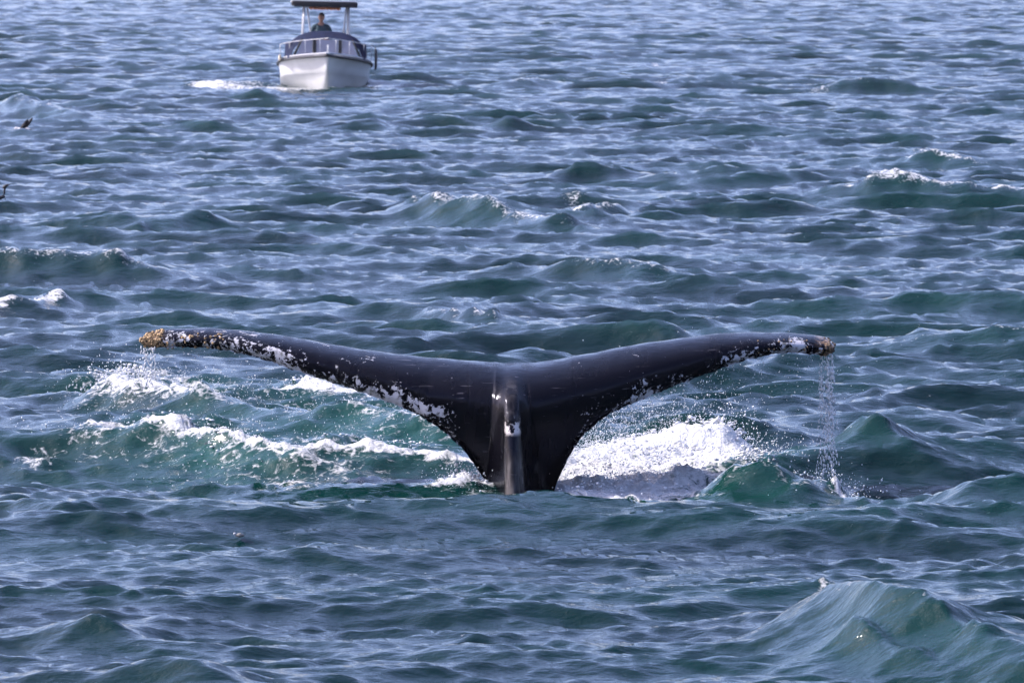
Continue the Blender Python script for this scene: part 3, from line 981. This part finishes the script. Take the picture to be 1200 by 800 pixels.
    # bow rail: hoop with stanchions
    def rail_pt(s, k=1): return (k * (hb(s) - .06 + .06 * min(1, s * 3)), -3.4 + L * s + (0.05 if s == 0 else 0), zs(s) + .40 - .05 * s)
    SS = [.005, .02, .05, .09, .14, .2, .27, .34, .41]
    bm = bmesh.new()
    tube(bm, [rail_pt(s, -1) for s in SS[::-1]] + [rail_pt(s, 1) for s in SS], .009, 8)
    link_bm('bow_rail', bm, M['metal'], root)
    for s in (.05, .14, .27, .41):
        for k in (-1, 1):
            p = rail_pt(s, k); bm = bmesh.new()
            tube(bm, [p, (p[0] * .99 - .0, p[1] + .03, zs(s) + .0)], .008, 6)
            link_bm('stanchion', bm, M['metal'], root)
    # anchor roller and bow light
    bm = bmesh.new()
    box(bm, (0, -3.36, .93), (.13, .36, .05), bev=.012)
    tube(bm, [(0, -3.25, .93), (0, -3.27, 1.10)], [.025, .015], 8)
    ball(bm, (0, -3.27, 1.11), (.025, .025, .025), 2)
    link_bm('anchor_roller', bm, M['gel'], root)
    for x, y in ((1.24, -.9), ):
        bm = bmesh.new()
        tube(bm, [(x, y, 1.12), (x + .01, y, 1.06), (x + .02, y, .98), (x + .02, y, .62), (x + .01, y, .55)], [.010, .025, .036, .036, .015], 10)
        tube(bm, [(x, y, 1.12), (x - .1, y, 1.20)], .01, 5)
        f = link_bm('fender', bm, M['rub'], root)
    bm = bmesh.new(); box(bm, (-1.16, -1.0, .80), (.06, .5, .14), bev=.02)
    link_bm('rolled_cover', bm, mat('cream_canvas', (.6, .5, .36), .8, noise=.1), root)
    # outboard engine
    bm = bmesh.new()
    box(bm, (0, 3.55, .75), (.42, .45, .5), bev=.1)
    tube(bm, [(0, 3.55, .5), (0, 3.55, -.3)], .09, 8)
    link_bm('outboard_engine', bm, M['rub'], root)
    root.scale = (1.025, 1.025, 1.025)
    return root, Yw
boat, Yw = build_boat()

# ------------------------------------------------------------------ the skipper
def build_person(boat, Yw):
    mw = Matrix.Translation(boat.location) @ boat.rotation_euler.to_matrix().to_4x4()
    base = mw @ Vector((-.12, Yw + 1.85, .26))
    root = empty('person', base, boat.rotation_euler[:])
    props(root, 'person with short dark hair and dark teal shirt standing at the boat wheel', 'person')
    J = {'pelvis': (0, 0, .93, .125), 'belly': (0, -.01, 1.06, .128), 'chest': (0, -.01, 1.26, .145), 'collar': (0, 0, 1.43, .085), 'neck': (0, -.01, 1.49, .058), 'neck2': (0, -.02, 1.55, .055)}
    E = [('pelvis', 'belly'), ('belly', 'chest'), ('chest', 'collar'), ('collar', 'neck'), ('neck', 'neck2')]
    for k, s in (('l', -1), ('r', 1)):
        J['sh' + k] = (s * .19, 0, 1.40, .068); J['el' + k] = (s * .27, -.10, 1.14, .046); J['wr' + k] = (s * .14, -.36, 1.06, .029); J['pa' + k] = (s * .125, -.43, 1.06, .032)
        J['hi' + k] = (s * .10, 0, .88, .088); J['kn' + k] = (s * .12, -.03, .48, .06); J['an' + k] = (s * .13, .02, .09, .042); J['to' + k] = (s * .14, -.15, .035, .034)
        E += [('collar', 'sh' + k), ('sh' + k, 'el' + k), ('el' + k, 'wr' + k), ('wr' + k, 'pa' + k), ('pelvis', 'hi' + k), ('hi' + k, 'kn' + k), ('kn' + k, 'an' + k), ('an' + k, 'to' + k)]
        for f in range(4):
            x = s * (.105 + .014 * f)
            J['f%d%s' % (f, k)] = (x, -.49, 1.065 - .003 * f, .0095); J['g%d%s' % (f, k)] = (x, -.515, 1.035, .0085)
            E += [('pa' + k, 'f%d%s' % (f, k)), ('f%d%s' % (f, k), 'g%d%s' % (f, k))]
        J['t' + k] = (s * .085, -.44, 1.085, .011); E.append(('pa' + k, 't' + k))
    keys = list(J)
    def skinned(name, subset, m, grow=0.0):
        ks = [k for k in keys if k in subset]
        me = bpy.data.meshes.new(name)
        me.from_pydata([J[k][:3] for k in ks], [(ks.index(a), ks.index(b)) for a, b in E if a in ks and b in ks], [])
        o = bpy.data.objects.new(name, me); COL.objects.link(o); o.parent = root
        o.modifiers.new('skin', 'SKIN')
        sub = o.modifiers.new('subdivision', 'SUBSURF'); sub.levels = 2; sub.render_levels = 2
        for i, k in enumerate(ks):
            r = J[k][3] + grow
            wid = 1.3 if k in ('chest', 'belly', 'pelvis') else 1.0
            me.skin_vertices[0].data[i].radius = (r * wid, r)
        me.skin_vertices[0].data[0].use_root = True
        o.modifiers['skin'].use_smooth_shade = True
        me.materials.append(m)
        return o
    skinned('body', set(keys), M['skin'])
    skinned('shirt', {'pelvis', 'belly', 'chest', 'collar', 'neck', 'shl', 'shr', 'ell', 'elr'}, M['shirt'], .014)
    skinned('trousers', {'pelvis', 'hil', 'hir', 'knl', 'knr', 'anl', 'anr'}, M['trousers'], .012)
    # head with brow, nose, mouth and ears, turned a little to its right
    bm = bmesh.new()
    bmesh.ops.create_uvsphere(bm, u_segments=24, v_segments=18, radius=1.0)
    for v in bm.verts:
        x, y, z = v.co
        k = 1 - .22 * max(0, -z)
        jaw = 1 - .10 * max(0, -z - .3)
        v.co = Vector((x * .076 * k, y * .098 * jaw, z * .118))
        if y < -.6:
            if abs(x) < .18 and -.35 < z < .05: v.co.y -= .020 * (1 - abs(x) / .18)
            if .1 < z < .25 and .2 < abs(x) < .5: v.co.y += .010
            if -.62 < z < -.5 and abs(x) < .3: v.co.y += .004
    for s in (-1, 1): ball(bm, (s * .078, .01, -.005), (.012, .022, .032), 2)
    h = link_bm('head', bm, M['skin'], root); h.location = (0, -.03, 1.64); h.rotation_euler = (R(4), 0, R(-18))
    for s in (-1, 1):
        bm = bmesh.new()
        ball(bm, (s * .030, -.084, .02), (.011, .006, .006), 2)
        link_bm('eye', bm, M['hair'], h)
    bm = bmesh.new()
    bmesh.ops.create_uvsphere(bm, u_segments=24, v_segments=16, radius=1.0)
    for v in bm.verts:
        x, y, z = v.co
        rr = 1 + .05 * math.sin(13 * x) * math.sin(11 * y + 2)
        v.co = Vector((x * .084 * rr, y * .102 * rr + .012, max(z, -.35 if y > .1 else .42 - .2 * abs(x)) * .122 + .012))
    link_bm('hair', bm, M['hair'], h)
    return root
build_person(boat, Yw)

# ------------------------------------------------------------------ sea birds, a fish and a floating scrap
def wing_mesh(bm, root, tip, chord, back, th=.012, n=7):
    root, tip, back = Vector(root), Vector(tip), Vector(back)
    rings = []
    for i in range(n):
        t = i / (n - 1)
        p = root.lerp(tip, t) + Vector((0, 0, .05 * math.sin(t * math.pi))) * (tip - root).length
        c = chord * (1 - t) ** .6 * (1 + .25 * math.sin(t * math.pi)) + .008
        q = p + back * c
        up = Vector((0, 0, th * (1 - t) + .002))
        rings.append([p, p.lerp(q, .4) + up, q, p.lerp(q, .4) - up])
    loft(bm, rings)

def build_bird(px, py, zoff, heading, label, spread, scale, pale):
    g = ground(px, py + 6)
    root = empty('sea_bird', (g.x, g.y, 0), (0, 0, heading))
    p = at(px, py, g.y)
    root.location = p
    props(root, label, 'bird', 'small sea birds at the left')
    k = scale
    bm = bmesh.new()   # spindle body flying along +X, with head and tail
    prof = [(-.20, .004, 0), (-.15, .022, 0), (-.06, .048, -.004), (.03, .052, -.004), (.10, .036, .004), (.135, .027, .016), (.165, .030, .022), (.19, .022, .022), (.205, .008, .020), (.245, .002, .016)]
    rings = [[(x * k, r * k * math.cos(a), (z + r * .9 * math.sin(a)) * k) for a in [2 * math.pi * i / 10 for i in range(10)]] for x, r, z in prof]
    loft(bm, rings)
    b = link_bm('body', bm, M['feather_pale'] if pale else M['feather_dark'], root)
    for s, ang in ((1, spread[0]), (-1, spread[1])):
        bm = bmesh.new()
        wing_mesh(bm, (.07 * k, s * .035 * k, .02 * k), (-.17 * k, s * .30 * k * math.cos(ang), .30 * k * math.sin(ang)), .13 * k, (-1, 0, 0), .012 * k)
        link_bm('wing', bm, M['feather_dark'], root)
    bm = bmesh.new()
    loft(bm, [[(-.16 * k, -.02 * k, .006 * k), (-.16 * k, .02 * k, .006 * k), (-.16 * k, .02 * k, -.006 * k), (-.16 * k, -.02 * k, -.006 * k)],
              [(-.26 * k, -.05 * k, .003 * k), (-.26 * k, .05 * k, .003 * k), (-.26 * k, .05 * k, -.003 * k), (-.26 * k, -.05 * k, -.003 * k)]])
    link_bm('tail', bm, M['feather_dark'], root, smooth=False)
    return root
build_bird(27, 151.5, 0, R(165), 'pale bodied sea bird with raised black wings skimming the waves near the left edge', (R(52), R(60)), .85, True)

def build_swimmer(px, py):
    g = ground(px, py + 9)
    z = at(px, py + 8, g.y).z
    root = empty('sea_bird', (g.x, g.y, z))
    props(root, 'tiny dark sea bird with upright neck on the water at the far left edge', 'bird', 'small sea birds at the left')
    bm = bmesh.new()
    prof = [(-.15, .006, .03), (-.10, .03, .015), (-.02, .05, .0), (.05, .048, .0), (.10, .03, .01), (.13, .010, .02)]
    loft(bm, [[(x, r * math.cos(a), z_ + r * .7 * math.sin(a)) for a in [2 * math.pi * i / 10 for i in range(10)]] for x, r, z_ in prof])
    # body sits low behind its wave; neck and head stand clear
    tube(bm, [(.09, 0, .02), (.115, 0, .06), (.115, 0, .11), (.125, 0, .145)], [.022, .015, .013, .018], 8)
    link_bm('body', bm, M['feather_dark'], root)
    bm = bmesh.new()
    rings = [[(x, r * math.cos(a), z_ + r * math.sin(a)) for a in [2 * math.pi * i / 8 for i in range(8)]] for x, r, z_ in
             [(.085, .006, .15), (.105, .026, .155), (.135, .030, .165), (.16, .018, .178), (.18, .007, .188), (.215, .002, .20)]]
    loft(bm, rings)
    link_bm('head', bm, M['feather_dark'], root)
    root.location.x -= .10
build_swimmer(4, 224)

def build_fish():
    g = at(219, 470, ground(219, 476).y - .15)
    root = empty('fish', g, (0, R(-38), R(-10)))
    props(root, 'small pale silvery fish leaping from the foam below the left fluke tip', 'fish')
    bm = bmesh.new()
    prof = [(-.062, .002), (-.055, .008), (-.035, .014), (-.012, .015), (.015, .011), (.038, .005), (.05, .003)]
    loft(bm, [[(x, r * .55 * math.cos(a), r * math.sin(a)) for a in [2 * math.pi * i / 10 for i in range(10)]] for x, r in prof])
    link_bm('body', bm, M['fish'], root)
    bm = bmesh.new()
    for s in (-1, 1):
        loft(bm, [[(.046, .001, 0), (.046, -.001, 0), (.052, -.001, s * .002), (.052, .001, s * .002)],
                  [(.072, .0008, s * .017), (.072, -.0008, s * .017), (.078, -.0008, s * .018), (.078, .0008, s * .018)]])
    link_bm('tail_fin', bm, M['fish'], root, smooth=False)
    bm = bmesh.new()
    loft(bm, [[(-.012, .001, .013), (-.012, -.001, .013), (.012, -.001, .011), (.012, .001, .011)], [(.0, .0006, .024), (.0, -.0006, .024), (.014, -.0006, .018), (.014, .0006, .018)]])
    link_bm('dorsal_fin', bm, M['fish'], root, smooth=False)
build_fish()

def build_scrap():
    g = ground(279, 629)
    root = empty('drift_scrap', (g.x, g.y, sea_z(g.x, g.y) + .004))
    props(root, 'tiny grey scrap with a white end floating in front of the whale at left', 'flotsam')
    bm = bmesh.new()
    rr = random.Random(4)
    rings = []
    for i in range(8):
        t = i / 7
        r = .006 + .012 * math.sin(t * math.pi) * rr.uniform(.7, 1.3)
        rings.append([(-.025 + .08 * t, r * math.cos(a) * 1.2, .012 + r * math.sin(a) * rr.uniform(.8, 1.2)) for a in [2 * math.pi * j / 8 for j in range(8)]])
    loft(bm, rings)
    link_bm('frond', bm, M['kelp'], root); root.scale = (.7, .7, .7)
    bm = bmesh.new(); ball(bm, (-.030, -.004, .026), (.011, .010, .010), 2)
    link_bm('pale_bulb', bm, M['feather_pale'], root)
build_scrap()

# ------------------------------------------------------------------ sea haze
def build_haze():
    bm = bmesh.new()
    box(bm, (0, 0, 2.0), (64000, 64000, 7.4))
    m = bpy.data.materials.new('haze'); m.use_nodes = True
    n, l = m.node_tree.nodes, m.node_tree.links
    n.remove(n['Principled BSDF'])
    v = n.new('ShaderNodeVolumePrincipled')
    v.inputs['Color'].default_value = (0.93, 0.91, 0.97, 1)
    v.inputs['Density'].default_value = 0.00007
    v.inputs['Anisotropy'].default_value = 0.2
    l.new(v.outputs[0], n['Material Output'].inputs['Volume'])
    o = link_bm('haze', bm, m, smooth=False)
    props(o, kind='stuff')
build_haze()
